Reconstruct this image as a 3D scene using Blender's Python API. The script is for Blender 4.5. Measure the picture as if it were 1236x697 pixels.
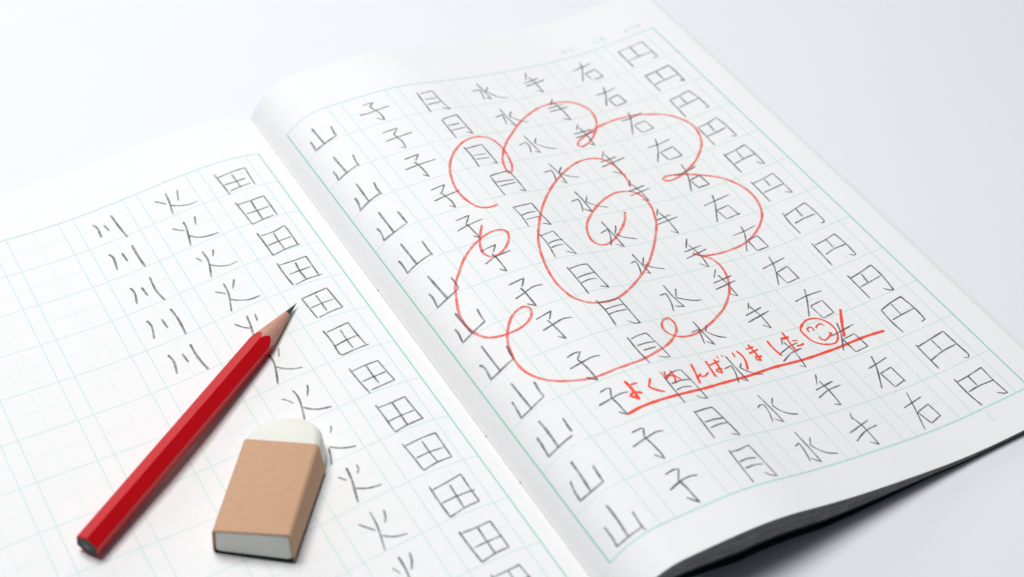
# Open kanji practice notebook with a red pencil and a sleeved eraser, photographed close up
import bpy, bmesh, math, random
import numpy as np
from mathutils import Vector, Matrix
random.seed(7)
for o in list(bpy.data.objects): bpy.data.objects.remove(o)
MM = 0.001
CHARS='''\
#mountain
17.2,6.8 17.5,16.9/14.0,11.7 14.0,13.9 13.7,16.9 17.5,16.9 22.3,16.5/23.2,10.6 22.6,14.7 22.6,16.7
17.1,24.8 17.5,35.1/13.9,30.3 14.1,32.7 13.7,35.4 17.5,35.1 22.2,34.6/23.0,28.9 22.3,32.9 22.4,35.3
17.7,42.0 17.4,52.4/14.3,46.9 14.4,49.1 13.4,53.1 17.4,52.4 22.2,51.9/22.7,45.7 22.2,50.2 22.4,52.8
17.7,58.9 17.7,70.6/14.0,64.2 14.3,66.8 13.5,70.5 17.8,70.5 22.5,70.0/22.9,63.1 23.0,66.6 23.0,70.1
17.1,76.3 17.2,87.6/13.1,81.4 13.4,83.8 13.1,88.0 17.2,87.6 23.0,87.1/23.2,80.2 23.0,84.8 23.1,87.9
17.6,94.4 18.2,106.8/14.4,100.4 14.7,102.8 14.0,107.2 18.2,106.7 22.9,105.6/23.3,99.9 23.2,103.1 23.0,105.6
17.2,113.3 17.6,123.7/14.1,118.1 14.3,120.2 13.6,124.2 17.6,123.7 23.0,122.3/23.5,116.4 23.0,120.3 23.0,122.5
17.4,129.7 17.3,141.7/13.4,134.8 14.2,137.0 13.6,141.8 17.3,141.5 22.8,140.3/23.6,134.6 23.0,137.9 22.8,140.5
17.6,147.5 17.8,159.6/14.5,152.9 14.3,155.7 13.8,159.5 17.8,159.1 22.8,157.9/23.3,151.5 22.9,155.2 22.9,158.0
17.2,164.2 17.4,168.5 17.1,175.4/13.9,168.1 13.7,171.7 13.3,175.7 17.1,175.4 22.5,174.6/23.3,167.8 23.0,171.2 23.0,173.5
17.4,181.7 17.2,186.8 16.7,193.4/13.9,186.5 13.1,189.8 12.8,193.5 16.6,193.5 21.1,193.1/21.6,186.8 21.3,189.9 21.1,193.2
17.7,199.8 17.7,205.4 17.2,211.7/13.6,204.6 13.6,208.4 13.2,211.7 17.2,211.7 21.3,211.6/22.3,205.8 22.0,209.1 21.8,212.0 22.3,213.0
#child
38.2,5.2 42.4,5.2 40.1,7.1 40.5,8.7 41.3,10.7 41.6,13.9 41.4,16.5 39.2,14.3/34.7,10.1 38.1,10.4 41.6,10.0 46.4,9.7
37.2,23.1 43.2,22.7 40.4,25.5/40.4,25.5 40.6,27.2 41.2,30.4 40.7,34.3 39.3,33.0/36.1,28.0 40.4,27.6 46.6,27.3
37.2,39.9 42.8,39.4 40.5,42.2/39.6,42.7 40.3,46.0 40.5,49.1 40.5,52.0 39.0,50.0/35.0,45.2 40.2,44.7 46.8,44.5
37.5,58.9 43.1,58.1 40.3,61.5/39.8,61.3 40.5,64.1 41.0,67.1 40.7,70.6 39.3,68.7/35.9,64.5 40.7,63.7 46.2,63.2
37.3,76.7 42.7,76.1 39.9,79.4/39.5,79.3 39.9,80.6 40.2,84.2 40.5,87.9 38.9,85.9/35.4,81.5 39.7,80.5 45.6,79.7
37.3,93.7 43.2,92.9 40.7,96.0/39.9,96.3 40.3,98.4 40.4,102.2 40.1,105.7 38.5,103.8/35.7,99.8 39.9,98.2 44.2,97.7 46.3,97.6
37.3,111.8 43.3,111.0 40.7,114.4/40.0,114.6 40.3,117.0 40.3,121.0 40.3,123.9 38.2,121.8/36.1,118.3 40.2,117.0 44.1,115.8 47.1,116.3
37.1,129.2 43.2,127.9 40.8,131.0/40.0,130.9 40.5,133.6 40.9,137.5 41.0,140.5 39.2,138.5/36.5,134.4 40.3,133.5 44.6,132.6 47.6,133.2
36.9,147.7 40.0,147.0 41.8,147.4 39.3,149.7/39.3,149.7 39.7,151.4 40.2,155.3 40.2,159.8 37.7,157.3/35.3,152.2 39.7,151.4 44.0,150.8 46.3,151.3
38.0,164.4 40.8,163.9 41.7,164.4 39.9,167.6/39.9,167.6 40.3,170.3 40.4,173.1 40.6,175.6 38.7,173.4/35.0,168.7 39.9,168.0 43.5,167.5 45.8,168.0
37.7,182.0 41.1,181.8 41.6,182.2 40.0,184.9/40.0,184.9 40.5,188.1 40.8,191.8 40.7,194.5 38.7,191.9/35.0,186.7 39.7,185.7 44.1,184.9 46.2,185.5
37.4,199.5 40.6,199.0 41.9,199.5 39.5,202.9/39.5,202.9 40.0,206.0 40.2,209.7 40.3,212.2 37.9,209.0/35.4,204.8 39.6,203.5 42.7,203.1 45.4,203.6
#moon
59.7,5.5 59.3,10.0 58.8,18.5/60.6,6.7 65.9,5.8 66.0,12.5 66.8,18.5 64.2,16.8/60.4,10.6 65.4,10.5/59.9,13.9 65.5,13.3
60.2,24.2 59.9,29.6 59.8,35.8/60.6,23.8 67.3,22.3 67.3,28.5 67.3,34.5 65.2,33.3/60.3,28.1 65.5,27.7/60.3,31.2 66.6,30.4
59.5,41.7 59.6,47.2 58.9,53.9/60.0,42.8 66.7,41.7 66.7,47.6 66.5,53.6 64.8,52.4/60.3,47.2 65.4,47.3/60.0,49.5 65.6,49.7
59.9,59.7 59.5,65.4 59.3,71.0/60.0,59.7 68.1,58.4 68.3,64.1 68.0,70.6 66.2,69.6/59.8,63.6 67.4,63.7/60.3,66.1 67.2,65.3
58.4,77.8 58.7,82.7 58.1,89.1/58.8,78.1 66.1,77.6 66.0,83.8 66.4,90.0 63.8,88.6/58.9,82.9 62.3,82.1 65.0,82.2/59.1,85.4 65.0,84.9
59.3,93.1 59.4,98.5 58.1,106.3/59.5,94.6 65.0,93.4 65.4,99.3 66.2,106.4 63.4,104.2/59.7,99.0 63.1,98.2 65.8,98.3/59.4,101.3 62.1,100.7 64.8,100.7
59.0,111.6 59.0,117.1 58.6,125.7/59.4,112.7 64.0,111.9 66.7,112.0 66.8,117.7 67.2,124.3 64.5,123.2/59.5,117.5 63.0,116.8 66.5,116.5/59.2,120.2 62.7,119.3 65.9,119.5
59.0,129.1 59.3,134.7 58.5,141.7/59.0,130.3 63.1,130.5 67.3,130.1 67.2,136.1 67.1,142.6 65.1,142.4 63.6,140.7/59.3,134.0 63.1,133.4 67.0,133.2/59.1,136.3 62.9,135.8 66.7,135.8
58.7,147.4 58.5,153.9 58.9,159.9/59.4,148.7 62.7,147.8 66.1,147.5 66.8,153.5 67.2,159.3 65.2,159.0 63.5,158.0/59.5,152.0 63.2,151.6 66.6,151.8/60.2,154.4 65.3,154.0
59.6,164.4 59.2,171.6 59.0,178.4/60.4,166.6 64.1,165.4 66.8,165.4 67.3,171.3 67.4,178.7 65.7,178.1 64.4,176.6/60.0,170.0 63.7,169.6 67.2,170.0/59.9,172.8 62.8,172.3 65.6,172.8
59.5,182.1 59.1,188.0 58.6,193.9/59.4,182.8 62.6,182.5 66.2,182.4 66.9,188.1 67.4,194.9 64.9,193.8/59.9,187.3 63.4,187.1 66.6,187.4/60.1,189.8 63.8,189.3 66.9,189.4
59.7,199.3 59.2,205.4 58.8,212.4/59.8,200.1 62.9,200.1 67.2,199.3 67.5,205.5 67.7,212.3 65.8,211.5 64.6,210.1/59.8,204.3 63.0,203.9 66.1,204.4/60.0,207.0 63.4,206.7 66.4,207.1
#water
85.7,4.4 85.9,9.6 86.1,15.2 84.3,14.0/81.4,8.9 84.7,8.6 84.3,11.3 83.2,14.9/88.7,7.7 86.5,10.2 88.1,13.0 89.9,15.1 92.9,16.2
85.6,22.0 85.7,28.3 86.2,33.4 84.4,31.8/81.4,26.6 84.8,25.6 84.0,29.0 83.2,31.7/89.3,24.5 86.9,27.2 88.6,29.8 90.0,31.3 92.2,32.5
85.6,39.8 85.9,45.3 86.2,50.8 84.6,49.6/80.7,44.8 84.2,43.7 84.1,46.6 82.6,50.0/89.3,42.3 87.2,45.0 88.6,47.1 90.9,49.1 93.5,50.2
85.4,57.5 85.9,63.2 85.6,69.9 84.2,68.0/80.8,62.0 84.1,61.4 83.7,64.3 82.2,68.2/88.9,60.5 86.3,63.3 87.9,65.6 89.9,66.9 92.0,67.8
85.5,74.9 85.8,79.9 85.4,86.7 83.2,84.6/81.0,79.7 84.3,79.0 83.7,82.2 82.1,85.8/88.5,78.3 86.4,81.1 88.1,83.4 90.0,84.9 92.6,86.0
85.3,92.5 85.4,98.9 85.4,106.7 83.1,104.6/81.4,98.2 85.1,96.8 84.0,100.3 81.2,105.0/89.0,95.7 87.9,97.8 86.3,99.3/86.3,99.3 87.6,101.6 89.8,103.0 92.5,104.4
85.7,111.0 85.8,116.5 86.1,121.7 84.9,120.7/82.3,115.2 84.7,114.4 84.0,117.9 82.5,121.2/88.7,113.5 86.3,116.6 88.1,118.5 90.0,119.8 92.4,120.9
86.7,128.0 86.5,134.0 87.2,139.4 84.1,138.2/82.2,132.3 85.0,131.9 84.1,136.2 82.2,140.3/89.8,130.8 87.3,134.6/87.1,134.7 89.6,136.3 92.1,137.6 95.0,138.3
85.5,146.5 85.5,152.0 85.9,158.0 83.9,156.0/81.7,151.0 84.9,150.3 84.0,153.3 82.7,156.8/89.0,149.2 86.8,151.7 88.1,153.8 89.7,155.3 92.0,156.4
85.8,163.8 85.7,170.2 85.9,175.6 84.4,174.4/81.6,168.7 84.9,168.0 84.2,171.1 82.3,175.4/88.9,167.9 87.2,169.7 88.8,172.0 90.7,173.7 92.9,174.5
84.7,181.7 85.2,188.0 85.4,194.1 83.1,192.0/81.0,186.5 83.0,185.6 84.0,186.1 83.4,189.3 81.8,193.2/88.8,184.1 86.7,186.6/86.5,186.8 87.3,189.3 89.3,191.5 92.2,192.7
85.8,198.7 85.9,205.0 85.8,211.6 83.4,209.3/81.9,203.8 84.0,203.0 83.6,206.4 82.4,210.3/89.1,202.0 87.3,204.6/87.0,204.6 88.1,206.9 90.1,209.1 93.4,210.4
#hand
108.0,3.2 105.5,7.7/107.5,6.0 108.1,10.0 108.1,16.6 106.0,14.7/103.6,9.4 110.9,7.7/103.6,11.3 112.7,9.5
108.6,21.9 106.0,25.2/107.9,23.9 108.6,28.9 108.5,35.8 106.0,34.1/104.0,26.8 111.2,25.9/103.5,28.9 112.0,28.1
109.3,39.1 106.9,42.2/108.6,41.0 108.9,46.0 108.3,52.6 106.7,50.8/104.4,44.2 112.4,43.4/103.9,46.5 113.0,45.1
109.4,56.7 106.4,60.4/108.6,58.5 108.9,63.8 108.3,70.8 105.9,68.3/104.7,62.2 112.1,61.1/103.4,64.9 114.8,62.6
108.9,74.9 106.7,78.1/108.1,76.7 109.0,81.8 108.9,87.2 106.6,85.9/104.7,80.4 112.3,79.1/104.0,82.7 113.5,81.1
109.2,92.2 106.6,95.4/108.4,94.0 109.0,99.1 108.4,106.2 106.5,104.2/105.1,97.5 111.9,96.4/103.7,99.7 113.5,98.3
109.5,109.5 106.1,113.9/108.0,112.7 108.7,118.6 107.9,124.8 105.8,122.2/104.3,115.4 112.5,114.2/102.8,118.7 112.9,116.5
109.2,126.7 106.1,130.2/108.3,129.3 108.7,134.4 108.4,140.5 106.3,138.7/104.2,132.4 112.7,131.1/102.9,135.4 112.4,133.7
109.7,144.6 107.6,147.2/108.9,146.1 109.7,151.4 109.4,157.4 107.4,155.1/104.8,149.6 112.5,147.9/103.6,152.6 113.9,150.2
109.7,162.2 107.7,165.3/109.0,164.4 109.6,169.7 108.7,176.4 107.0,175.1/104.3,168.5 109.7,166.7 113.3,166.1/103.1,171.8 108.1,169.5 113.1,168.7
109.4,180.2 106.8,184.2/108.5,183.2 108.9,187.9 108.4,194.0 106.4,193.0/104.8,186.0 112.8,184.6/103.4,189.2 108.8,187.4 114.2,186.9
108.8,197.9 107.6,200.2/107.9,199.5 108.9,204.6 108.6,211.9 106.4,210.0/102.8,204.8 112.2,202.4/102.6,208.4 108.1,205.9 113.5,205.1
#right
131.6,4.6 130.4,8.3 126.2,15.9/126.2,8.2 135.3,6.7/129.7,11.5 130.2,16.2/130.0,11.6 134.6,10.8 135.1,16.0 130.9,16.3
131.4,21.8 129.6,26.6 126.1,32.7/126.2,25.3 130.6,25.1 135.4,24.2/129.1,29.4 129.4,34.3/129.2,29.3 133.9,28.4 134.4,33.6 129.4,34.3
131.4,39.2 129.9,43.7 125.4,51.9/126.1,42.8 129.7,42.9 136.0,41.7/129.1,47.2 129.6,52.0/129.3,46.9 134.3,46.4 134.8,51.5 129.6,52.0
131.8,57.2 129.4,62.6 124.8,69.3/126.2,60.5 130.6,60.4 136.5,59.6/129.0,64.6 129.5,69.6/129.2,64.7 135.1,63.7 135.3,69.5 129.7,69.6
132.1,73.7 130.7,79.7 126.6,88.1/126.0,77.9 130.7,78.0 136.5,76.6/129.8,82.7 130.4,87.9/130.1,82.4 134.5,81.6 134.9,87.2 130.3,87.2
132.3,92.7 130.4,97.2 125.3,105.7/126.1,96.4 131.6,95.7 138.1,95.0/129.0,100.5 129.4,105.5/129.1,100.3 134.3,99.6 134.7,105.7/129.4,105.5 135.7,105.0
131.7,110.8 130.0,115.6 125.6,122.5/126.0,113.9 131.3,113.4 136.5,112.6/129.3,118.0 129.2,123.6/129.5,117.7 133.9,117.3 134.1,123.5 129.2,123.6
131.0,127.7 129.5,133.1 125.3,140.9/125.3,132.0 130.3,131.2 135.7,130.4/128.4,135.7 128.7,141.2/128.5,135.5 133.8,134.3 133.8,141.2/128.7,141.2 134.0,140.6
132.2,145.9 129.5,150.9 125.1,157.5/125.4,149.7 130.7,148.9 137.0,149.0/128.8,153.5 129.2,159.7/128.9,153.4 134.2,152.8 134.2,159.1 129.2,159.7
131.9,163.4 129.9,168.1 125.6,174.7/126.0,167.7 130.7,167.1 136.6,166.2/128.8,170.4 129.1,176.7/129.1,170.4 134.0,169.8 134.4,176.2 129.1,176.7
132.4,180.3 130.5,185.4 126.1,193.0/127.8,184.4 131.9,183.7 136.6,182.8/130.1,187.5 130.6,194.2/130.0,187.7 135.0,186.8 135.3,193.8/130.6,194.2 135.0,193.2
132.3,197.6 130.3,203.5 127.0,212.4/127.0,202.5 131.3,201.7 135.3,201.0/129.8,205.6 130.8,211.1/130.0,205.6 135.2,204.4 135.6,210.0/130.8,211.1 135.6,209.7
#yen
148.4,5.7 148.5,16.8/148.5,5.8 153.7,5.7 159.8,5.3 159.8,11.0 160.0,16.1 157.5,16.0/153.9,5.8 153.8,12.4/149.1,12.6 153.8,12.4 160.1,12.5
149.3,23.3 149.2,34.4/149.3,23.7 154.5,23.5 160.5,22.9 160.8,27.8 160.6,33.8 159.0,32.5/154.2,23.5 154.2,29.2/149.6,30.0 154.5,29.6 160.5,29.3
149.3,40.6 149.0,51.9/149.4,40.6 153.8,40.3 158.4,39.5 159.4,45.0 159.6,51.5 158.1,51.0/153.7,40.8 153.6,46.1/149.8,46.0 154.0,45.6 159.4,45.2
149.4,58.8 149.1,70.4/149.7,59.0 153.2,59.0 158.5,57.8 159.1,63.4 159.1,70.1 157.1,69.3/153.9,59.2 153.5,64.3/149.4,64.9 153.8,64.8 158.4,64.2
149.0,75.9 148.8,87.5/149.3,76.8 153.9,76.4 158.5,75.6 159.0,81.6 158.8,87.6 157.7,86.9 156.8,85.1/154.1,76.6 153.6,81.5/149.5,82.4 154.7,81.7 159.0,81.6
148.8,93.1 148.6,105.0/149.2,94.2 153.7,94.0 158.1,93.3 158.3,99.2 158.2,105.0 156.0,103.3/153.6,94.4 153.5,98.4/149.4,100.1 153.6,99.9 158.3,99.7
148.8,111.9 148.0,117.1 148.0,123.2/148.6,113.4 154.4,112.2 158.7,111.4 159.1,116.6 159.0,122.1 158.2,122.8 157.1,122.2/154.1,112.3 153.7,116.9/149.4,118.2 154.1,117.7 158.2,117.8
148.3,128.9 147.8,141.0/148.7,130.3 153.3,129.9 158.0,129.1 158.4,135.1 158.2,140.6 157.3,140.7 156.2,139.4/153.7,129.9 153.5,134.5/149.2,135.7 153.3,134.9 158.4,135.0
149.3,147.0 149.1,159.5/149.3,148.8 153.9,148.2 159.3,147.1 159.4,153.1 158.5,160.0 157.2,159.4 155.9,157.8/153.8,148.9 153.2,153.2/149.6,153.7 153.4,153.3 158.9,152.8
148.9,165.0 148.9,165.6 148.5,170.6 148.8,176.7/149.2,165.3 153.8,164.2 158.5,163.6 159.1,169.7 158.9,175.4 157.1,175.8/153.5,164.8 153.3,170.1/149.4,170.6 153.2,170.2 158.8,169.9
148.7,182.7 148.6,188.2 148.5,194.3/148.9,183.8 154.7,183.1 160.4,182.4 160.6,188.3 160.9,194.2 160.1,195.1 158.6,194.5/154.5,183.7 154.6,188.8/148.6,190.4 154.5,189.1 160.2,188.8
149.7,200.0 149.6,206.9 150.2,212.5/149.7,201.4 154.5,201.1 160.6,200.3 160.4,206.0 160.8,212.3 159.6,212.0 157.9,210.6/154.5,200.9 154.4,205.4/150.3,206.3 154.3,205.9 160.6,206.2
#field
26.5,5.6 26.1,12.1 25.8,18.4/26.0,7.9 21.0,7.1 15.5,6.6 15.8,11.1 16.0,16.9/21.1,8.1 21.0,16.3/25.6,12.6 21.7,12.6 17.6,12.3/24.9,16.6 20.8,15.9 17.1,15.5
25.9,23.0 25.5,30.0 25.2,36.4/25.5,24.6 20.9,24.5 15.9,23.9 15.8,29.7 15.8,35.3/20.9,24.5 21.1,30.3 21.1,35.7/24.9,30.4 20.9,30.4 16.4,29.9/25.2,36.4 21.0,35.6 16.9,34.9
25.7,41.1 25.5,47.5 25.4,54.0/25.1,43.1 20.6,43.0 16.0,41.5 15.8,46.8 16.0,52.6/20.8,43.6 21.0,48.4 20.8,52.8/24.9,48.7 20.6,48.2 16.2,47.8/25.4,54.0 20.5,52.9 15.1,52.4
25.9,58.0 25.9,64.6 25.5,70.2/25.6,59.3 20.9,59.4 16.1,59.0 16.1,63.8 16.2,69.8/20.5,60.5 20.9,65.4 20.6,69.4/24.7,64.9 20.6,64.7 16.7,64.4/24.9,70.4 20.1,69.5 14.8,69.4
25.8,77.2 25.5,82.4 25.1,87.8/25.8,77.3 21.1,76.8 16.6,76.1 16.3,81.2 15.9,86.7/21.2,77.8 21.1,82.2 21.1,86.0/25.1,82.5 21.1,82.1 16.7,81.9/24.5,87.7 20.4,86.9 15.8,86.5
26.0,93.6 25.6,98.8 25.8,105.1 25.2,106.1 20.9,105.7 15.9,105.3/25.3,94.8 21.6,94.4 17.5,93.8 17.3,99.3 16.8,104.9/21.1,95.8 21.2,100.5 21.0,105.0/25.7,101.5 21.3,100.7 17.3,100.3
26.0,112.2 25.6,118.3 24.9,124.7/25.5,113.7 21.3,113.3 16.7,113.1 16.4,117.7 15.8,122.8/20.9,113.7 20.9,118.2 20.7,122.0/24.8,119.1 21.2,118.8 16.7,118.5/24.1,123.5 20.1,123.2 15.7,122.7
25.6,129.5 25.4,135.6 25.3,141.9/25.3,130.9 20.8,130.9 16.4,130.4 16.1,135.3 15.6,140.9/20.9,131.1 20.8,135.9 20.9,141.0/25.3,137.2 21.1,136.9 16.4,136.6/25.3,141.9 21.0,141.1 15.4,140.6
25.6,146.9 25.1,152.8 24.8,158.8/25.2,148.1 20.2,147.6 15.0,147.4 15.1,152.5 15.2,158.0/20.1,148.7 20.1,153.4 19.8,157.8/24.5,153.7 20.1,153.4 15.6,153.6/24.8,158.8 19.9,157.9 15.2,157.8
26.2,164.8 26.3,170.9 26.1,177.3/25.8,166.3 21.2,165.8 16.1,164.8 16.3,170.8 16.2,176.0/20.8,166.9 21.0,171.6 21.2,176.3/25.9,171.8 21.0,171.6 15.2,171.6/26.1,177.3 21.3,176.3 16.1,175.9
26.5,182.8 26.3,189.3 25.9,195.0/26.0,183.7 21.6,183.9 17.1,183.6 17.0,188.9 17.0,194.1/21.3,184.2 21.4,189.4 21.4,194.2/25.4,189.7 21.5,189.6 16.6,189.5/25.9,195.0 21.5,194.1 16.9,193.9
25.9,199.8 25.7,205.0 25.2,210.6/25.4,200.7 21.5,200.7 17.5,200.4 17.2,205.0 17.2,210.1/21.2,200.8 21.2,205.2 21.2,210.0/24.9,205.5 21.2,205.2 16.7,205.2
#fire
49.1,7.4 47.7,9.0 46.1,11.1/40.4,6.3 42.1,11.7/44.5,5.6 44.9,10.2 46.1,16.9/45.2,12.4 42.7,14.3 39.7,15.6 36.5,15.6
48.9,23.5 47.5,25.3 45.7,26.9/40.3,22.3 41.6,26.4/44.7,22.6 44.8,26.1 46.7,34.8/45.3,30.0 43.4,32.3 40.4,33.7 36.4,34.2
47.5,41.1 46.4,43.7/41.2,40.7 41.8,42.4 42.5,43.7/44.6,39.5 44.6,45.1 46.6,52.5/44.7,46.9 42.4,49.2 39.5,50.5 36.4,50.4
48.1,59.3 46.7,60.7 45.4,62.1/40.8,57.5 41.9,59.7 42.8,61.3/44.4,57.3 44.8,62.6 47.0,70.3/45.3,65.2 43.1,67.1 40.0,68.7 36.4,69.0
48.3,76.0 46.6,78.7 44.7,80.5/41.2,75.5 41.7,78.7/43.7,74.7 44.3,79.4 45.3,84.0
47.5,94.7 46.4,96.4/40.8,93.0 42.2,96.5/44.6,93.0 44.4,97.2 45.3,101.3 46.9,106.2/44.6,99.7 42.7,101.8 40.3,103.4 37.7,104.3
48.4,112.3 47.2,113.7 46.1,115.8/39.6,111.5 40.1,113.2 41.4,115.6/44.2,111.1 43.9,114.5 44.6,118.5 45.9,123.5/44.3,118.8 42.7,120.7 40.2,122.3 36.9,123.3
40.3,129.8 40.8,131.0 41.7,132.2/44.1,136.6 42.1,138.5 39.6,139.9 37.3,140.6/44.4,136.9 45.3,140.2 46.4,143.0
46.7,147.9 45.1,150.3/40.3,146.8 40.4,148.4 41.4,149.8/43.3,146.3 43.7,150.6 44.9,155.6 45.7,159.1/44.2,154.2 42.1,155.7 39.9,156.6 37.3,157.1
49.0,165.8 47.6,167.8 45.8,170.3/40.8,165.2 41.3,167.3 42.4,169.4/44.4,163.9 44.8,169.4 46.6,177.7/45.1,172.7 43.2,174.4 41.2,175.4 38.8,176.0
47.5,183.6 46.4,186.4/41.2,181.8 42.0,184.7 43.3,187.0/44.5,181.4 44.6,186.2 45.7,193.2/45.1,189.7 42.8,191.7 39.6,192.7
#river
71.2,6.6 70.3,8.9 70.6,14.1/67.9,8.7 67.3,12.5/64.2,5.4 63.9,11.1 63.1,18.8
71.5,23.4 70.6,25.7 71.4,31.9/67.4,25.1 67.1,29.8/63.3,23.3 63.3,30.1 63.0,35.5
70.8,42.1 70.3,45.2 71.4,50.3/67.5,44.0 67.1,48.5/63.6,40.9 64.0,47.8 63.1,53.5
71.4,59.0 70.9,62.1 72.1,67.7/67.1,61.0 66.8,65.6/63.1,58.1 62.6,63.6 62.9,71.3
71.0,76.5 70.4,80.1 71.4,85.4/67.0,78.4 66.6,82.8/63.4,76.0 63.4,82.5 62.5,88.9
'''
RED='''\
flower_mark|0.62|54.3,74.9 51.6,75.3 48.9,74.6 46.9,72.5 45.5,67.4 45.5,61.6 47.4,54.6 50.1,49.0 54.3,43.8 59.8,39.4 64.9,37.2 69.0,37.1 72.4,39.2 73.5,44.3 72.8,50.4 71.0,56.1 68.7,59.5 67.5,59.7 67.8,56.8 69.6,51.9 73.8,45.7 78.6,40.5 81.9,37.6 86.8,33.3 93.7,28.6 101.2,25.2 107.8,24.3 113.3,25.2 116.9,28.3 118.7,32.3 118.1,37.2 115.8,42.0 112.2,46.3 107.5,50.1 103.3,52.0 102.1,50.7 104.0,48.5 108.1,46.3 114.0,43.6 119.9,42.0 126.5,41.3 133.4,42.0 140.6,45.1 144.6,48.4 147.3,52.7 148.4,56.6 148.2,60.5 146.9,64.6 145.1,67.7 141.7,71.2 137.3,74.6 132.5,77.1 127.5,79.2 123.4,79.9 121.1,79.4 121.1,78.1 122.8,77.3 126.1,77.7 131.9,79.8 136.1,82.4 140.0,85.5 143.0,89.6 145.0,95.3 145.1,100.8 143.6,106.2 141.4,109.9 137.6,113.5 132.6,116.7 128.0,118.6 122.6,119.6 116.4,120.0 110.9,119.5 108.2,118.4 106.8,116.8 108.9,119.1 111.3,121.4 112.1,125.1 111.5,129.4 109.2,134.5 105.6,139.2 100.2,143.9 94.7,147.1 88.8,149.9 82.9,151.8 78.2,152.1 75.2,151.0 73.4,148.9 73.6,145.9 75.7,143.4 78.3,142.8 78.9,145.1 77.5,148.5 74.5,151.2 70.5,153.7 65.1,155.8 58.0,157.7 52.1,158.2 46.6,158.3 42.5,158.5 38.0,158.1 32.0,156.0 28.5,154.0 25.7,151.5 23.6,148.0 22.7,143.8 23.0,139.1 24.4,134.1 26.3,130.4 28.7,127.1 31.4,124.4 34.3,122.8 36.9,122.5 38.0,124.0 37.3,126.1 35.4,128.2 31.6,130.0 27.0,130.5 23.0,129.9 20.2,128.0 18.3,124.3 17.5,119.5 18.2,114.2 20.7,107.9 22.9,103.5 25.8,100.0 30.8,94.5 36.0,90.5 40.4,88.2 44.7,86.8 48.2,87.0 49.8,88.8 48.8,91.9 45.7,95.4 41.7,97.6 38.8,97.4 37.7,94.8 38.6,91.1 40.9,86.9 44.1,82.3
flower_mark|0.62|96.8,89.9 94.4,93.7 90.7,97.4 85.9,101.2 81.0,103.8 77.7,103.8 76.1,101.9 76.3,98.5 78.1,94.5 81.1,90.6 87.5,85.3 94.1,81.4 99.9,79.6 104.2,80.1 107.1,82.0 108.1,85.7 107.6,90.5 106.0,94.9 103.5,99.7 98.7,106.0 92.6,112.8 86.4,118.5 78.7,123.9 71.5,128.0 65.4,130.4 60.4,130.6 56.1,129.2 53.0,125.8 51.9,122.0 51.5,116.6 52.9,108.3 56.1,99.0 60.2,91.8 67.1,82.4 74.1,74.8 81.7,68.1 89.6,62.8 96.1,59.8 101.3,59.1 104.9,60.0 107.4,62.5 108.5,66.4 108.7,70.7 108.1,74.8 107.0,78.2
underline|0.8|40.5,175.5 44.5,174.8 50.0,174.6 58.0,174.7 66.9,174.7 77.2,174.0 88.6,173.6 98.0,173.0 110.2,173.3 123.1,172.9 135.6,172.4 143.9,173.1
praise_writing|1|47.1,163.6 47.3,166.9 47.2,169.6 47.1,171.8 46.3,170.6 45.3,169.6 46.2,169.0 47.7,168.9 49.2,170.2
praise_writing|0.8|47.9,165.7 50.2,165.9
praise_writing|0.8|55.0,165.7 52.6,168.5 53.5,170.2 56.0,172.3
praise_writing|0.7|59.4,167.2 62.2,166.6 62.6,167.9 61.4,170.3
praise_writing|0.7|61.0,164.5 59.6,167.6 60.4,166.9
praise_writing|0.7|63.1,164.8 63.0,167.0 64.3,169.3
praise_writing|0.6|59.2,167.8 60.5,167.5
praise_writing|0.8|71.9,163.9 70.7,168.2 69.3,172.3
praise_writing|0.7|69.5,170.2 72.3,168.5 71.8,169.7 73.1,169.8 75.4,168.6
praise_writing|0.8|77.8,163.8 77.2,166.9 76.5,171.1
praise_writing|0.7|77.8,165.9 82.4,165.0
praise_writing|0.8|81.0,163.9 80.6,166.8 79.9,170.0 78.5,169.0 78.9,168.2 81.1,168.4
praise_writing|0.6|82.8,162.8 82.9,164.1
praise_writing|0.6|84.4,163.1 85.2,163.6
praise_writing|0.7|89.1,162.9 88.7,165.2
praise_writing|0.8|90.9,162.8 91.4,165.0 90.9,167.8 89.1,171.2
praise_writing|0.8|96.6,161.4 96.5,165.6 96.2,169.0 95.0,168.2 95.3,167.1 97.8,167.4
praise_writing|0.7|94.5,163.1 97.8,162.8
praise_writing|0.7|94.3,165.1 98.6,164.3
praise_writing|0.8|104.0,162.0 103.7,165.3 104.3,169.4
praise_writing|0.7|111.4,160.4 111.0,163.7 110.6,166.6 110.4,169.6
praise_writing|1.1|109.2,162.9 112.3,162.9
praise_writing|0.6|112.1,164.8 114.1,165.3
praise_writing|0.8|112.0,167.3 113.7,167.5 115.1,167.1
exclamation_mark|1|137.2,158.7 133.5,164.1 130.1,169.6
smiley_face|0.7|119.2,160.7 122.2,158.7 125.0,158.4 127.6,159.4 129.4,162.3 129.6,165.6 128.1,168.7 125.9,170.6 124.0,170.7 121.1,169.7 118.8,167.5 118.1,164.1 118.2,161.8 118.9,160.6 120.9,159.2
smiley_face|0.7|120.4,163.4 120.6,162.1 121.7,161.4 122.6,161.8 122.7,162.4 122.3,163.5
smiley_face|0.7|123.8,162.8 124.9,161.8 126.6,161.5 127.3,162.7
smiley_face|0.7|122.1,166.3 122.1,167.7 123.0,168.4 125.0,167.8 127.4,166.3
smiley_face|0.6|126.6,165.7 127.0,167.2
'''
THR=[1.2680,0.8179,0.0014,-0.0477,-0.2746,-0.1896,-0.1378,0.0372,0.0345]
TVR=[0.0484,0.0314,-0.0096,-0.0174,-0.0308,-0.0213,-0.0301,-0.0372,-0.0084]
THL=[0.6104,0.1878,-0.0230,-0.1255,-0.0830,0.0272,0.0362,-0.0869,0.0070]
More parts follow.
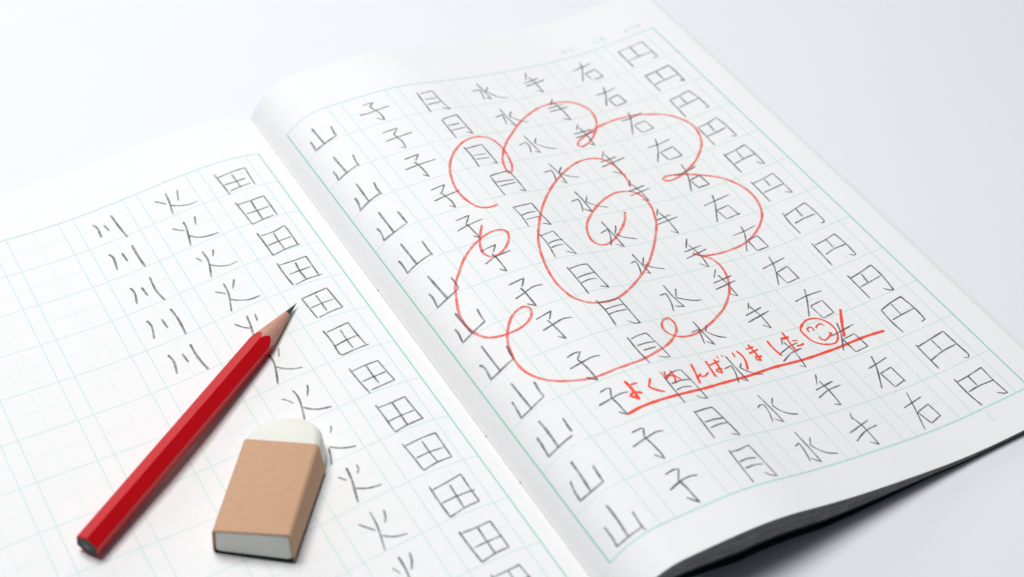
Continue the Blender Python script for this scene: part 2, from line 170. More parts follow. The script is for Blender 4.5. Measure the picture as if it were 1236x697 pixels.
TVL=[0.0097,0.0044,-0.0051,-0.0010,-0.0019,-0.0103,-0.0244,-0.0257,-0.0185]
Z0=3.0256
Z1=2.5861
GR=8.706
GL=7.641
W=17.8408
N=4.9605
H=17.80
CAM_POS=[-150.2284,-407.4013,355.1699]
CAM_FW=[0.375174, 0.608556, -0.699217]
CAM_R=[0.866183, -0.498786, 0.030649]
CAM_U=[0.330108, 0.617149, 0.714252]
FPX=1866.910
PAREN=[(149.70912546,215.14914825),(149.07904644,217.26171899),(149.97416538,219.20548721)]
# ---------------------------------------------------------------- camera, world, light, exposure
scene = bpy.context.scene
cam_data = bpy.data.cameras.new('camera')
cam = bpy.data.objects.new('camera', cam_data)
scene.collection.objects.link(cam)
R_, U_, F_ = Vector(CAM_R), Vector(CAM_U), Vector(CAM_FW)
m = Matrix((R_, U_, -F_)).transposed().to_4x4()
m.translation = Vector(CAM_POS) * MM
cam.matrix_world = m
cam_data.sensor_width = 36.0
cam_data.lens = FPX * 36.0 / 1236.0
cam_data.clip_start = 0.01
cam_data.clip_end = 50
cam_data.dof.use_dof = True
cam_data.dof.focus_distance = 0.492
cam_data.dof.aperture_fstop = 9.5
cam_data.dof.aperture_blades = 7
scene.camera = cam

world = bpy.data.worlds.new('World')
scene.world = world
world.use_nodes = True
bg = world.node_tree.nodes['Background']
bg.inputs['Color'].default_value = (0.78, 0.88, 1.0, 1)
bg.inputs['Strength'].default_value = 0.11

def area(name, loc, target, size, power, color):
    l = bpy.data.lights.new(name, 'AREA')
    l.shape = 'RECTANGLE'; l.size, l.size_y = size
    l.energy = power; l.color = color
    o = bpy.data.objects.new(name, l)
    scene.collection.objects.link(o)
    o.location = loc
    o.rotation_euler = (Vector(target) - Vector(loc)).to_track_quat('-Z', 'Y').to_euler()
    return o
area('softbox', (-0.16, 0.13, 1.12), (0.0, -0.10, 0), (0.50, 0.50), 13.4, (1.0, 0.997, 0.993))
area('added_sheen_light', (0.10, 1.35, 0.62), (0.0, -0.10, 0), (1.5, 0.6), 6.0, (1.0, 1.0, 1.0))  # added lamp behind, gives the pencil's upper face its sheen

vs = scene.view_settings
vs.view_transform = 'Standard'; vs.look = 'None'; vs.gamma = 1.0; vs.exposure = 0.0
scene.render.engine = 'CYCLES'
scene.cycles.transparent_max_bounces = 24
scene.cycles.max_bounces = 8

# ---------------------------------------------------------------- page surface (fold line = y axis, s = distance from the fold over the paper, v = down the page)
NK = 9
SK = np.linspace(0, 1, NK) ** 1.4 * 179.0
SS = np.linspace(0, 186, 373)
TT = np.linspace(-1.5, 1.5, 31)
def table(th, tv):
    a, b = np.interp(SS, SK, th), np.interp(SS, SK, tv)
    ds = SS[1] - SS[0]
    X, Z = [], []
    for t in TT:
        A = a + b * t
        X.append(np.concatenate([[0], np.cumsum((np.cos(A[1:]) + np.cos(A[:-1])) / 2 * ds)]))
        Z.append(np.concatenate([[0], np.cumsum((np.sin(A[1:]) + np.sin(A[:-1])) / 2 * ds)]))
    return np.array(X), np.array(Z)
TAB = {'R': table(THR, TVR), 'L': table(THL, TVL)}
def surf(side, s, v):
    """point on the top page, in mm"""
    X, Z = TAB[side]
    t = (v - 6 * H) / (6 * H)
    ft = min(max((t + 1.5) / 0.1, 0), 29.999); fs = min(max(s / 0.5, 0), 371.999)
    i, j = int(ft), int(fs); a, b = ft - i, fs - j
    x = (X[i, j] * (1 - a) + X[i + 1, j] * a) * (1 - b) + (X[i, j + 1] * (1 - a) + X[i + 1, j + 1] * a) * b
    z = (Z[i, j] * (1 - a) + Z[i + 1, j] * a) * (1 - b) + (Z[i, j + 1] * (1 - a) + Z[i + 1, j + 1] * a) * b
    return Vector(((1 if side == 'R' else -1) * x, -v, Z0 + Z1 * t + z))
def normal(side, s, v):
    e = 0.5
    du = surf(side, s + e, v) - surf(side, max(s - e, 0), v)
    dv = surf(side, s, v + e) - surf(side, s, v - e)
    n = du.cross(dv)
    if n.z < 0: n = -n
    return n.normalized()
TABLE_Z = -0.9
def left_z(x, y):
    s = -x
    for _ in range(6):
        p = surf('L', s, -y); s += p.x - x
    return p.z

# ---------------------------------------------------------------- materials
def mat(name):
    m = bpy.data.materials.new(name); m.use_nodes = True
    nt = m.node_tree
    return m, nt, nt.nodes['Principled BSDF'], nt.nodes, nt.links
def noise(nt, scale, detail=3, rough=0.5, vec=None, dist=0.0):
    n = nt.nodes.new('ShaderNodeTexNoise')
    n.inputs['Scale'].default_value = scale; n.inputs['Detail'].default_value = detail
    n.inputs['Roughness'].default_value = rough; n.inputs['Distortion'].default_value = dist
    if vec is None:
        tc = nt.nodes.new('ShaderNodeTexCoord'); vec = tc.outputs['Object']
    nt.links.new(vec, n.inputs['Vector'])
    return n.outputs['Fac']
def ramp(nt, fac, stops):
    r = nt.nodes.new('ShaderNodeValToRGB')
    while len(r.color_ramp.elements) < len(stops): r.color_ramp.elements.new(0.5)
    for e, (p, c) in zip(r.color_ramp.elements, stops):
        e.position = p; e.color = (*c, 1) if len(c) == 3 else (c[0],) * 3 + (1,)
    nt.links.new(fac, r.inputs['Fac'])
    return r.outputs['Color']
def bump(nt, bsdf, fac, strength, dist):
    b = nt.nodes.new('ShaderNodeBump')
    b.inputs['Strength'].default_value = strength; b.inputs['Distance'].default_value = dist
    nt.links.new(fac, b.inputs['Height']); nt.links.new(b.outputs['Normal'], bsdf.inputs['Normal'])
    return b
def addf(nt, a, b, wa=1.0, wb=1.0):
    m1 = nt.nodes.new('ShaderNodeMath'); m1.operation = 'MULTIPLY'; m1.inputs[1].default_value = wa; nt.links.new(a, m1.inputs[0])
    m2 = nt.nodes.new('ShaderNodeMath'); m2.operation = 'MULTIPLY_ADD'; m2.inputs[1].default_value = wb
    nt.links.new(b, m2.inputs[0]); nt.links.new(m1.outputs[0], m2.inputs[2])
    return m2.outputs[0]

def paper_mat(name, base, spread=0.012):
    m, nt, b, N_, L_ = mat(name)
    c0 = tuple(max(x - spread, 0) for x in base); c1 = tuple(x + spread * .5 for x in base)
    L_.new(ramp(nt, addf(nt, noise(nt, 900, 4), noise(nt, 55, 4, .6), .5, .5), [(0.3, c0), (0.7, c1)]), b.inputs['Base Color'])
    b.inputs['Roughness'].default_value = 0.82
    b.inputs['Specular IOR Level'].default_value = 0.25
    bump(nt, b, addf(nt, noise(nt, 2600, 4, .65), noise(nt, 30, 2), .25, 6.0), 0.35, 0.00006)
    return m
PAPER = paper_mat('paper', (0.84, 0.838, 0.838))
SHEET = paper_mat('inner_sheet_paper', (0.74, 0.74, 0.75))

m_, nt, b, N_, L_ = mat('table_white')
L_.new(ramp(nt, addf(nt, noise(nt, 14, 4), noise(nt, 700, 3), .6, .4), [(0.3, (0.795, 0.80, 0.84)), (0.7, (0.81, 0.815, 0.855))]), b.inputs['Base Color'])
b.inputs['Roughness'].default_value = 0.6; b.inputs['Specular IOR Level'].default_value = 0.3
bump(nt, b, noise(nt, 1500, 3), 0.1, 0.00005)
TABLE = m_

def mark_mat(name, color, lo, hi, grain, rough=0.6):
    """dry pigment on paper: the grain of the paper shows through; 'press' says how hard it was pressed"""
    m, nt, b, N_, L_ = mat(name)
    b.inputs['Base Color'].default_value = (*color, 1)
    b.inputs['Roughness'].default_value = rough; b.inputs['Specular IOR Level'].default_value = 0.3
    at = N_.new('ShaderNodeAttribute'); at.attribute_name = 'press'
    g = addf(nt, noise(nt, grain, 3, .7), noise(nt, grain * 0.22, 2, .5), .6, .4)
    mr = N_.new('ShaderNodeMapRange')
    mr.inputs['From Min'].default_value = 0.36; mr.inputs['From Max'].default_value = 0.62
    mr.inputs['To Min'].default_value = lo; mr.inputs['To Max'].default_value = hi
    L_.new(g, mr.inputs['Value'])
    mu = N_.new('ShaderNodeMath'); mu.operation = 'MULTIPLY'; mu.use_clamp = True
    L_.new(mr.outputs[0], mu.inputs[0]); L_.new(at.outputs['Fac'], mu.inputs[1])
    L_.new(mu.outputs[0], b.inputs['Alpha'])
    return m
GRAPHITE = mark_mat('graphite_marks', (0.105, 0.11, 0.13), 0.45, 1.0, 3000, 0.5)
CRAYON = mark_mat('red_pencil_marks', (0.95, 0.085, 0.048), 0.45, 1.0, 2400)

def flat_mat(name, color, rough=0.8, grain=1200, var=0.06):
    m, nt, b, N_, L_ = mat(name)
    L_.new(ramp(nt, noise(nt, grain, 2), [(0.3, tuple(c * (1 - var) for c in color)), (0.7, tuple(min(c * (1 + var), 1) for c in color))]), b.inputs['Base Color'])
    b.inputs['Roughness'].default_value = rough; b.inputs['Specular IOR Level'].default_value = 0.25
    return m
EDGE_SHADE = flat_mat('painted_edge_shade', (0.17, 0.165, 0.165), 0.9, 300, .25)  # shade on the ends of the sheets, put into a dark grey colour
INK_FRAME = flat_mat('green_frame_ink', (0.29, 0.65, 0.52))
INK_EDGE = flat_mat('pale_green_frame_ink', (0.46, 0.74, 0.66))
INK_CELL = flat_mat('pale_green_cell_ink', (0.57, 0.765, 0.72))
INK_GUIDE = flat_mat('faint_guide_ink', (0.735, 0.78, 0.772))
COVER = flat_mat('dark_teal_cover', (0.012, 0.035, 0.04), 0.5)
THREAD = flat_mat('beige_fold_edge', (0.72, 0.62, 0.55))
HOLE = flat_mat('dark_staple_hole', (0.16, 0.11, 0.10))

# ---------------------------------------------------------------- helpers
def link(name, verts, faces, material, parent=None, smooth=False, press=None):
    me = bpy.data.meshes.new(name)
    me.from_pydata([tuple(Vector(v) * MM) for v in verts], [], faces)
    me.materials.append(material)
    if smooth:
        for p in me.polygons: p.use_smooth = True
    if press is not None:
        a = me.attributes.new('press', 'FLOAT', 'POINT'); a.data.foreach_set('value', press)
    me.update()
    o = bpy.data.objects.new(name, me); scene.collection.objects.link(o)
    if parent: o.parent = parent
    return o
def root(name, label, cat):
    o = bpy.data.objects.new(name, None); scene.collection.objects.link(o)
    o.empty_display_size = 0.02; o['label'] = label; o['category'] = cat
    return o

def slab(name, side, s0, s1, v0, v1, top, thick, material, parent, ds=1.5, dv=12.0, wav=0.0, edge=None):
    """a sheet of paper hung from the page surface: top(s, v) mm below it, thick mm thick"""
    ns, nv = int((s1 - s0) / ds) + 1, int((v1 - v0) / dv) + 1
    V, Fc = [], []
    ph = random.uniform(0, 6)
    for k in (0, 1):
        for i in range(ns + 1):
            s = s0 + (s1 - s0) * i / ns
            for j in range(nv + 1):
                v = v0 + (v1 - v0) * j / nv
                p = surf(side, s, v)
                w = wav * math.sin(s * 0.045 + ph)
                p.z -= top(s, v) + w + thick * k
                p.y += 0
                V.append(p)
    n1 = (ns + 1) * (nv + 1)
    idx = lambda k, i, j: k * n1 + i * (nv + 1) + j
    flip = side == 'L'
    def q(a, b_, c, d): Fc.append((d, c, b_, a) if flip else (a, b_, c, d))
    for i in range(ns):
        for j in range(nv):
            q(idx(0, i, j), idx(0, i, j + 1), idx(0, i + 1, j + 1), idx(0, i + 1, j))
            q(idx(1, i, j), idx(1, i + 1, j), idx(1, i + 1, j + 1), idx(1, i, j + 1))
    rim = [(i, 0) for i in range(ns)] + [(ns, j) for j in range(nv)] + [(i, nv) for i in range(ns, 0, -1)] + [(0, j) for j in range(nv, 0, -1)]
    for a, b_ in zip(rim, rim[1:] + rim[:1]):
        base = len(V)
        V += [V[idx(0, *a)].copy(), V[idx(0, *b_)].copy(), V[idx(1, *b_)].copy(), V[idx(1, *a)].copy()]
        q(base, base + 1, base + 2, base + 3)
    o = link(name, V, Fc, material, parent)
    nside = 2 * ns * nv
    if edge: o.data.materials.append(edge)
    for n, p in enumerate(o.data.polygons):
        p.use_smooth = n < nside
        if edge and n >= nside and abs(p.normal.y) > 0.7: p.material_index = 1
    return o

def resample(pts, step):
    """smooth a traced stroke but keep its sharp corners"""
    P = [Vector(p) for p in pts]
    if len(P) == 2: segs = [P]
    else:
        segs, cur = [], [P[0]]
        for i in range(1, len(P) - 1):
            cur.append(P[i])
            a, b_ = P[i] - P[i - 1], P[i + 1] - P[i]
            if a.length > 1e-6 and b_.length > 1e-6 and a.angle(b_) > math.radians(62):
                segs.append(cur); cur = [P[i]]
        cur.append(P[-1]); segs.append(cur)
    out = []
    for sg in segs:
        n = len(sg)
        if n == 2: q = [sg[0].lerp(sg[1], k / max(1, int((sg[1] - sg[0]).length / step))) for k in range(max(1, int((sg[1] - sg[0]).length / step)) + 1)]
        else:
            q = []
            for i in range(n - 1):
                p0, p1, p2, p3 = sg[max(i - 1, 0)], sg[i], sg[i + 1], sg[min(i + 2, n - 1)]
                m_ = max(1, int((p2 - p1).length / step))
                for k in range(m_):
                    t = k / m_
                    q.append(0.5 * ((2 * p1) + (p2 - p0) * t + (2 * p0 - 5 * p1 + 4 * p2 - p3) * t * t + (3 * p1 - p0 - 3 * p2 + p3) * t ** 3))
            q.append(sg[-1])
        out += q if not out else q[1:]
    return out

class Ribbons:
    """strokes laid on a page as very thin ribbons that follow its curve"""
    def __init__(self, side, lift): self.side, self.lift, self.V, self.F, self.P = side, lift, [], [], []
    def stroke(self, pts, width, press=1.0, step=0.8, taper=True, jitter=0.0, vary=0.0):
        q = resample(pts, step)
        if len(q) < 2: return
        n = len(q); base = len(self.V)
        ph = random.uniform(0, 6); 
        tot = sum((q[i + 1] - q[i]).length for i in range(n - 1)); run = 0
        for i, p in enumerate(q):
            a = q[max(i - 1, 0)]; c = q[min(i + 1, n - 1)]
            if i and i < n - 1:
                t1 = (p - a).normalized(); t2 = (c - p).normalized(); t = t1 + t2
                if t.length < 0.5: t = t2
            else: t = c - a
            if t.length < 1e-9: t = Vector((1, 0))
            t.normalize()
            if i: run += (q[i] - q[i - 1]).length
            w = width * (1 + vary * math.sin(run * 0.9 + ph) + vary * .6 * math.sin(run * 2.3 + ph * 2))
            pr = press * (1 + vary * 1.2 * math.sin(run * 0.6 + ph * 3))
            if taper:
                e = min(run, tot - run)
                k = min(1.0, 0.72 + e / max(0.8, width * 2)); w *= k
                if tot - run < 2.0: pr *= 0.75 + 0.25 * (tot - run) / 2.0
            nx, ny = -t.y, t.x
            o_ = random.gauss(0, jitter)
            lift = self.lift + 0.0004 * i / n
            for sg in (-0.5, 0.5):
                s, v = p.x + nx * (w * sg + o_), p.y + ny * (w * sg + o_)
                s = max(s, 0.02)
                P_ = surf(self.side, s, v) + normal(self.side, s, v) * lift
                self.V.append(P_); self.P.append(pr)
        for i in range(n - 1):
            a = base + 2 * i
            self.F.append((a, a + 1, a + 3, a + 2))
        self.lift += 0.002
    def line(self, s0, v0, s1, v1, width, step=2.0):
        self.stroke([(s0, v0), (s1, v1)], width, 1.0, step, taper=False); 
        self.lift -= 0.002
    def build(self, name, material, parent):
        return link(name, self.V, self.F, material, parent, press=self.P)

# ---------------------------------------------------------------- the setting
tb = link('table', [(-2500, -2500, TABLE_Z), (2500, -2500, TABLE_Z), (2500, 3500, TABLE_Z), (-2500, 3500, TABLE_Z)], [(0, 1, 2, 3)], TABLE)
tb['kind'] = 'structure'

# ---------------------------------------------------------------- the notebook
book = root('notebook', 'open white kanji practice notebook with pencil characters and a red teacher flower mark', 'notebook')
PV0, PV1, PS = -23.8, 226.1, 177.5
pageR = slab('page', 'R', 0.0, PS, PV0, PV1, lambda s, v: 0, 0.12, PAPER, book, ds=1.0, dv=6)
pageR['label'] = 'right page filled with pencil kanji under a red spiral flower'
pageL = slab('page', 'L', 0.0, PS, PV0, PV1, lambda s, v: 0, 0.12, PAPER, book, ds=1.0, dv=6)
pageL['label'] = 'left page with three written columns and empty squares'
T_S = [0, 4, 20, 45, 76, 103, 120, 186]; T_R = [0.25, 1.4, 5.6, 8.6, 7.0, 3.8, 1.9, 1.25]
def TR(s, v):
    t = float(np.interp(s, T_S, T_R))
    return min(t, (surf('R', s, v).z - TABLE_Z - 0.9) / 1.62)      # the block never sinks into the table
NR = 16
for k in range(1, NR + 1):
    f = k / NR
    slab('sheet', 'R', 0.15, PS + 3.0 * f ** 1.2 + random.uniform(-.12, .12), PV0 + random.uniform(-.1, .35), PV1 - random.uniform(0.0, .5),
         lambda s, v, f=f: 0.13 + TR(s, v) * f, 0.42, SHEET, book, ds=3.0, dv=20, wav=0.02, edge=EDGE_SHADE)
slab('cover', 'R', 0.2, PS + 1.0, PV0 + .5, PV1 - 0.2, lambda s, v: 0.3 + TR(s, v) * 1.08, 0.35, COVER, book, ds=3, dv=20)
slab('gap_shade_sheet', 'R', 0.2, PS + 0.6, PV0 + .8, PV1 - 0.1, lambda s, v: 0.3 + TR(s, v) * 1.58, 0.35, COVER, book, ds=3, dv=20)  # added dark sheet that deepens the shade in the gap under the cover
def TLf(s): return float(np.interp(s, [0, 6, 30, 186], [0.15, 0.6, 0.95, 0.95]))
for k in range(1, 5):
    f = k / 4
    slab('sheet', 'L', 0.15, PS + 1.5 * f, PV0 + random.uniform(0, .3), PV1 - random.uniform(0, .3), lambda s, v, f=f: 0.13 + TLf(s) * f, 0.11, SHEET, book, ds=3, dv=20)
slab('cover', 'L', 0.2, PS + .6, PV0 + .4, PV1 - .3, lambda s, v: 0.26 + TLf(s), 0.2, COVER, book, ds=3, dv=20)
fe = Ribbons('R', 0.03); fe.stroke([(0.3, PV0), (0.3, PV1)], 0.26, 1, 3, taper=False); fe.build('fold_edge', THREAD, pageR)
for v in (80.9, 152.6, 172.7):
    h = Ribbons('R', 0.05); h.stroke([(0.3, v - .25), (0.5, v + .35)], 0.45, 1, .3, taper=False); h.build('staple_hole', HOLE, pageR)

# printed ruling: seven wide columns, each with a narrow reading column, twelve rows
def cs(i): return (i + 1) // 2 * W + (i // 2) * N
for side, page in (('R', pageR), ('L', pageL)):
    if side == 'R': S = [GR + cs(i) for i in range(15)]
    else: S = [GL + 7 * (W + N) - cs(i) for i in range(15)]
    for i in (0, 14):
        fr = Ribbons(side, 0.035); fr.line(S[i], 0, S[i], 12 * H, 0.50); fr.build('frame_line', INK_FRAME, page)
    for v, w in ((0, 0.42), (12 * H, 0.54)):
        fr = Ribbons(side, 0.031); fr.line(S[0], v, S[14], v, w); fr.build('frame_line', INK_EDGE, page)
    ce = Ribbons(side, 0.025)
    for i in range(1, 14): ce.line(S[i], 0.1, S[i], 12 * H - .1, 0.34)
    ce.lift = 0.021
    for j in range(1, 12):
        ce.line(S[0], j * H, S[14], j * H, 0.28)
    ce.build('cell_lines', INK_CELL, page)
    gu = Ribbons(side, 0.015)
    for c in range(7):
        a, b_ = S[2 * c], S[2 * c + 1]; mid = (a + b_) / 2; dr = 1 if b_ > a else -1
        for j in range(12):
            for k in range(9):
                gu.line(mid, j * H + 1.2 + k * 1.8, mid, j * H + 2.6 + k * 1.8, 0.24, 3)
                gu.line(a + dr * (1.2 + k * 1.8), (j + .5) * H, a + dr * (2.6 + k * 1.8), (j + .5) * H, 0.22, 3)
    g_ = gu.build('guide_lines', INK_GUIDE, page); g_['kind'] = 'stuff'

# ruling of the other side of the sheet showing faintly through the left page
st_ = Ribbons('L', 0.008)
off = 3.1
for c in range(7):
    for j in range(12):
        for k in range(4):
            st_.line(S[2 * c] - (W / 2 + off), (j + .08 + k * .23) * H + .5, S[2 * c] - (W / 2 + off), (j + .2 + k * .23) * H + .5, 0.3, 3)
st_.build('show_through_lines', flat_mat('show_through', (0.805, 0.812, 0.81)), pageL)['kind'] = 'stuff'

# the printed words over the frame (month, day, weekday)
GL_ = {'ga': [[(.08, .68), (.6, .74), (.58, .25), (.42, .12)], [(.36, 1), (.1, .08)], [(.72, .7), (.9, .42)], [(.8, 1), (.87, .86)], [(.94, 1.04), (1, .9)]],
       'tsu': [[(.08, .6), (.5, .8), (.9, .62), (.85, .28), (.4, .1)]],
       'ni': [[(.15, .92), (.1, .5), (.15, .08)], [(.45, .74), (.9, .74)], [(.45, .32), (.6, .16), (.92, .2)]],
       'chi': [[(.1, .76), (.85, .8)], [(.45, 1), (.28, .42), (.7, .52), (.85, .3), (.4, .04)]],
       'yo': [[(.5, 1), (.5, .1), (.2, .1), (.22, .28), (.86, .08)], [(.5, .66), (.86, .7)]],
       'u': [[(.35, .96), (.7, .9)], [(.15, .6), (.6, .7), (.8, .45), (.36, .04)]],
       'bi': [[(.08, .8), (.4, .86), (.2, .3), (.45, .1), (.7, .4), (.62, .9), (.92, .52)], [(.8, 1), (.87, .86)], [(.94, 1.04), (1, .9)]]}
for word, cx in ((('ga', 'tsu'), 131.4), (('ni', 'chi'), 146.2), (('yo', 'u', 'bi'), 161.3)):
    r = Ribbons('R', 0.03); z = 2.4; st = 2.8
    for k, g in enumerate(word):
        x0 = cx - st * len(word) / 2 + k * st
        for s_ in GL_[g]: r.stroke([(x0 + x * z, -3.0 - y * z) for x, y in s_], 0.36, 1, .3, taper=False)
    r.build('printed_word', INK_EDGE, pageR)
r = Ribbons('R', 0.03)
r.stroke(PAREN, 0.28, 1, .3, taper=False)
r.build('printed_bracket', INK_EDGE, pageR)

# pencil writing, traced in page millimetres: one object for each character
STYLE = {'mountain': (.72, .68), 'child': (.60, .84), 'moon': (.53, .92), 'water': (.53, .90), 'hand': (.55, .90), 'right': (.53, .92), 'yen': (.52, .92),
         'field': (.56, .80), 'fire': (.64, .72), 'river': (.74, .74)}
kind = None
for l in CHARS.strip().split('\n'):
    if l[0] == '#': kind = l[1:]; continue
    w, pr = STYLE[kind]
    side, page = ('L', pageL) if kind in ('field', 'fire', 'river') else ('R', pageR)
    r = Ribbons(side, 0.055)
    for st in l.split('/'):
        pts = [tuple(map(float, q.split(','))) for q in st.split()]
        r.stroke(pts, w * random.uniform(.88, 1.12), pr * random.uniform(.88, 1.08), .7, jitter=.012, vary=.11)
    r.build(kind + '_character', GRAPHITE, page)

# the teacher's red marks
red = {}
for l in RED.strip().split('\n'):
    nm, w, pts = l.split('|'); red.setdefault(nm, []).append((float(w), [tuple(map(float, q.split(','))) for q in pts.split()]))
RP = {'flower_mark': .74, 'underline': 1.35, 'praise_writing': 1.5, 'exclamation_mark': 1.5, 'smiley_face': 1.35}
RW = {'flower_mark': 1.5, 'underline': 1.3, 'praise_writing': 1.0, 'exclamation_mark': 1.0, 'smiley_face': 1.0}
for n, (nm, sts) in enumerate(red.items()):
    r = Ribbons('R', 0.042)
    for w, pts in sts: r.stroke(pts, w * RW[nm], RP[nm], .7, jitter=.01, vary=.1)
    r.lift = 0
    r.build(nm, CRAYON, pageR)

# ---------------------------------------------------------------- the pencil
TIP, END = Vector((-27.677, -79.766, 9.04)), Vector((-115.859, -138.304, 8.953))
ROLL = math.radians(21)
pencil = root('pencil', 'short red hexagonal pencil with a sharpened point lying on the left page', 'pencil')
pencil.location = END * MM
ax = (END - TIP).normalized(); LEN = (END - TIP).length
side_ = Vector((0, 0, 1)).cross(ax).normalized(); up_ = ax.cross(side_)
def pp(a, rr, phi): return TIP + ax * a + (side_ * math.cos(phi) + up_ * math.sin(phi)) * rr - END
AP = 3.45
def hexr(phi):
    k = (phi + math.pi / 6) % (math.pi / 3) - math.pi / 6      # flat on top and below
    rr = AP / math.cos(k - 0) if False else None
    a = (phi - math.pi / 2 - ROLL) % (math.pi / 3); a = min(a, math.pi / 3 - a)
    r0 = AP / math.cos(a)
    return min(r0, AP * 1.14)
SLOPE = AP / 18.3          # cone radius per mm from the tip
NP = 120
def paint_a(phi):
    return hexr(phi) / SLOPE + 0.22 * math.sin(3 * phi + 1) + 0.12 * math.sin(7 * phi)
LA = 5.6
V, Fc = [], []
def ring(fn):
    b0 = len(V)
    for i in range(NP): V.append(fn(2 * math.pi * i / NP))
    return b0
def bridge(a, b_):
    for i in range(NP):
        j = (i + 1) % NP; Fc.append((a + i, a + j, b_ + j, b_ + i))
# painted barrel
r0 = ring(lambda p: pp(paint_a(p), hexr(p) - 0.02, p))
r1 = ring(lambda p: pp(paint_a(p) + 0.25, hexr(p) + 0.03, p))
prev = r1; bridge(r0, r1)
for k in range(1, 25):
    f = k / 24
    q_ = ring(lambda p: pp((paint_a(p) + .25) * (1 - f) + (LEN - .25) * f, hexr(p) + 0.03, p)); bridge(prev, q_); prev = q_
q_ = ring(lambda p: pp(LEN, hexr(p) - 0.12, p)); bridge(prev, q_)
m_, nt, b, N_, L_ = mat('red_lacquer')
L_.new(ramp(nt, addf(nt, noise(nt, 60, 4), noise(nt, 900, 3), .6, .4), [(0.3, (0.51, 0.001, 0.005)), (0.7, (0.57, 0.002, 0.007))]), b.inputs['Base Color'])
b.inputs['Roughness'].default_value = 0.34; b.inputs['Specular IOR Level'].default_value = 0.30
bump(nt, b, addf(nt, noise(nt, 140, 3), noise(nt, 1800, 3), 1, .15), 0.10, 0.00006)
o = link('barrel', V, Fc, m_, pencil)
o.data.polygons.foreach_set('use_smooth', [True] * len(o.data.polygons))
es = o.modifiers.new('edges', 'EDGE_SPLIT'); es.split_angle = math.radians(24)
# sharpened wood
V, Fc = [], []
na = 14
rings = []
for k in range(na + 1):
    f = k / na
    rings.append(ring(lambda p: pp(LA * (1 - f) + (paint_a(p) + .02) * f, (LA * (1 - f) + (paint_a(p) + .02) * f) * SLOPE * (1 + .012 * math.sin(5 * p + 2 * f)), p)))
for a, c in zip(rings, rings[1:]): bridge(a, c)
m_, nt, b, N_, L_ = mat('sharpened_wood')
tc = N_.new('ShaderNodeTexCoord'); mp = N_.new('ShaderNodeMapping'); L_.new(tc.outputs['Object'], mp.inputs['Vector'])
mp.inputs['Rotation'].default_value = (0, 0, -math.atan2(ax.y, ax.x)); mp.inputs['Scale'].default_value = (0.07, 1, 1)
g = noise(nt, 2600, 4, .6, mp.outputs['Vector']); g2 = noise(nt, 300, 3, .6)
L_.new(ramp(nt, addf(nt, g, g2, .65, .35), [(0.3, (0.43, 0.195, 0.14)), (0.55, (0.56, 0.285, 0.215)), (0.75, (0.64, 0.355, 0.28))]), b.inputs['Base Color'])
b.inputs['Roughness'].default_value = 0.65
bump(nt, b, g, 0.5, 0.00012)
link('sharpened_wood', V, Fc, m_, pencil, smooth=True)
# graphite point
V, Fc = [], []
rings = [ring(lambda p, k=k: pp(0.15 + (LA + .05 + .25 * math.sin(3 * p) - .15) * k / 8, max(0.10, (0.15 + (LA - .1) * k / 8) * SLOPE), p)) for k in range(9)]
for a, c in zip(rings, rings[1:]): bridge(a, c)
V.append(pp(0, 0, 0)); t_ = len(V) - 1
for i in range(NP): Fc.append((t_, rings[0] + (i + 1) % NP, rings[0] + i))
m_, nt, b, N_, L_ = mat('graphite_core')
L_.new(ramp(nt, noise(nt, 1500, 3), [(0.3, (0.035, 0.04, 0.05)), (0.7, (0.07, 0.08, 0.095))]), b.inputs['Base Color'])
b.inputs['Roughness'].default_value = 0.33; b.inputs['Metallic'].default_value = 0.25
bump(nt, b, noise(nt, 3000, 3), 0.4, 0.00008)
CORE = m_
link('graphite_point', V, Fc, CORE, pencil, smooth=True)
# cut end: dark lacquered rim with the core in the middle
V, Fc = [], []
a = ring(lambda p: pp(LEN, hexr(p) - 0.12, p)); c = ring(lambda p: pp(LEN + .06, hexr(p) * .9, p)); e = ring(lambda p: pp(LEN + .02 + .05 * math.sin(4 * p), 1.3, p))
bridge(a, c); bridge(c, e)
m_ = flat_mat('dark_cut_wood', (0.028, 0.026, 0.02), .5, 900, .5)
link('cut_end', V, Fc, m_, pencil)
V, Fc = [], []
a = ring(lambda p: pp(LEN + .02, 1.32, p)); V.append(pp(LEN + .12, 0, 0)); t_ = len(V) - 1
for i in range(NP): Fc.append((t_, i, (i + 1) % NP))
m_ = flat_mat('core_end', (0.055, 0.07, 0.085), .35, 900, .3)
link('graphite_core', V, Fc, m_, pencil, smooth=True)

# ---------------------------------------------------------------- the eraser
eraser = root('eraser', 'white rubber eraser in a plain brown cardboard sleeve lying below the red pencil', 'eraser')
EX, EY, EZ = Vector((0.7684, -0.6352, 0.0776)), Vector((0.6348, 0.7720, 0.0335)), Vector((-0.0812, 0.0235, 0.9964))
EC = Vector((-66.22, -147.97, 5.81)); EW, EL, EH = 22.4, 30.4, 10.5
eraser.location = EC * MM
def ep(x, y, z):
    """the block is worn and its card sleeve a little out of square"""
    a, b_, c = x / (EW / 2), y / (EL / 2), z / EH
    b1 = min(b_, 1.0)
    def bi(p00, p10, p01, p11):
        u, v = (a + 1) / 2, (b1 + 1) / 2
        return [(p00[k] * (1 - u) + p10[k] * u) * (1 - v) + (p01[k] * (1 - u) + p11[k] * u) * v for k in (0, 1)]
    T = bi((-10.4, -16.4), (11.2, -15.1), (-10.7, 15.3), (10.7, 16.1))
    Bq = bi((-12.0, -16.6), (11.3, -16.9), (-12.0, 14.6), (12.0, 14.2))
    X = Bq[0] * (1 - c) + T[0] * c; Y = Bq[1] * (1 - c) + T[1] * c
    X += 0.55 * a * math.sin(math.pi * min(max(c, 0), 1)) * (0.3 + 0.7 * (b1 + 1) / 2)
    if b_ > 1: Y += (b_ - 1) * EL / 2
    return EX * X + EY * Y + EZ * z
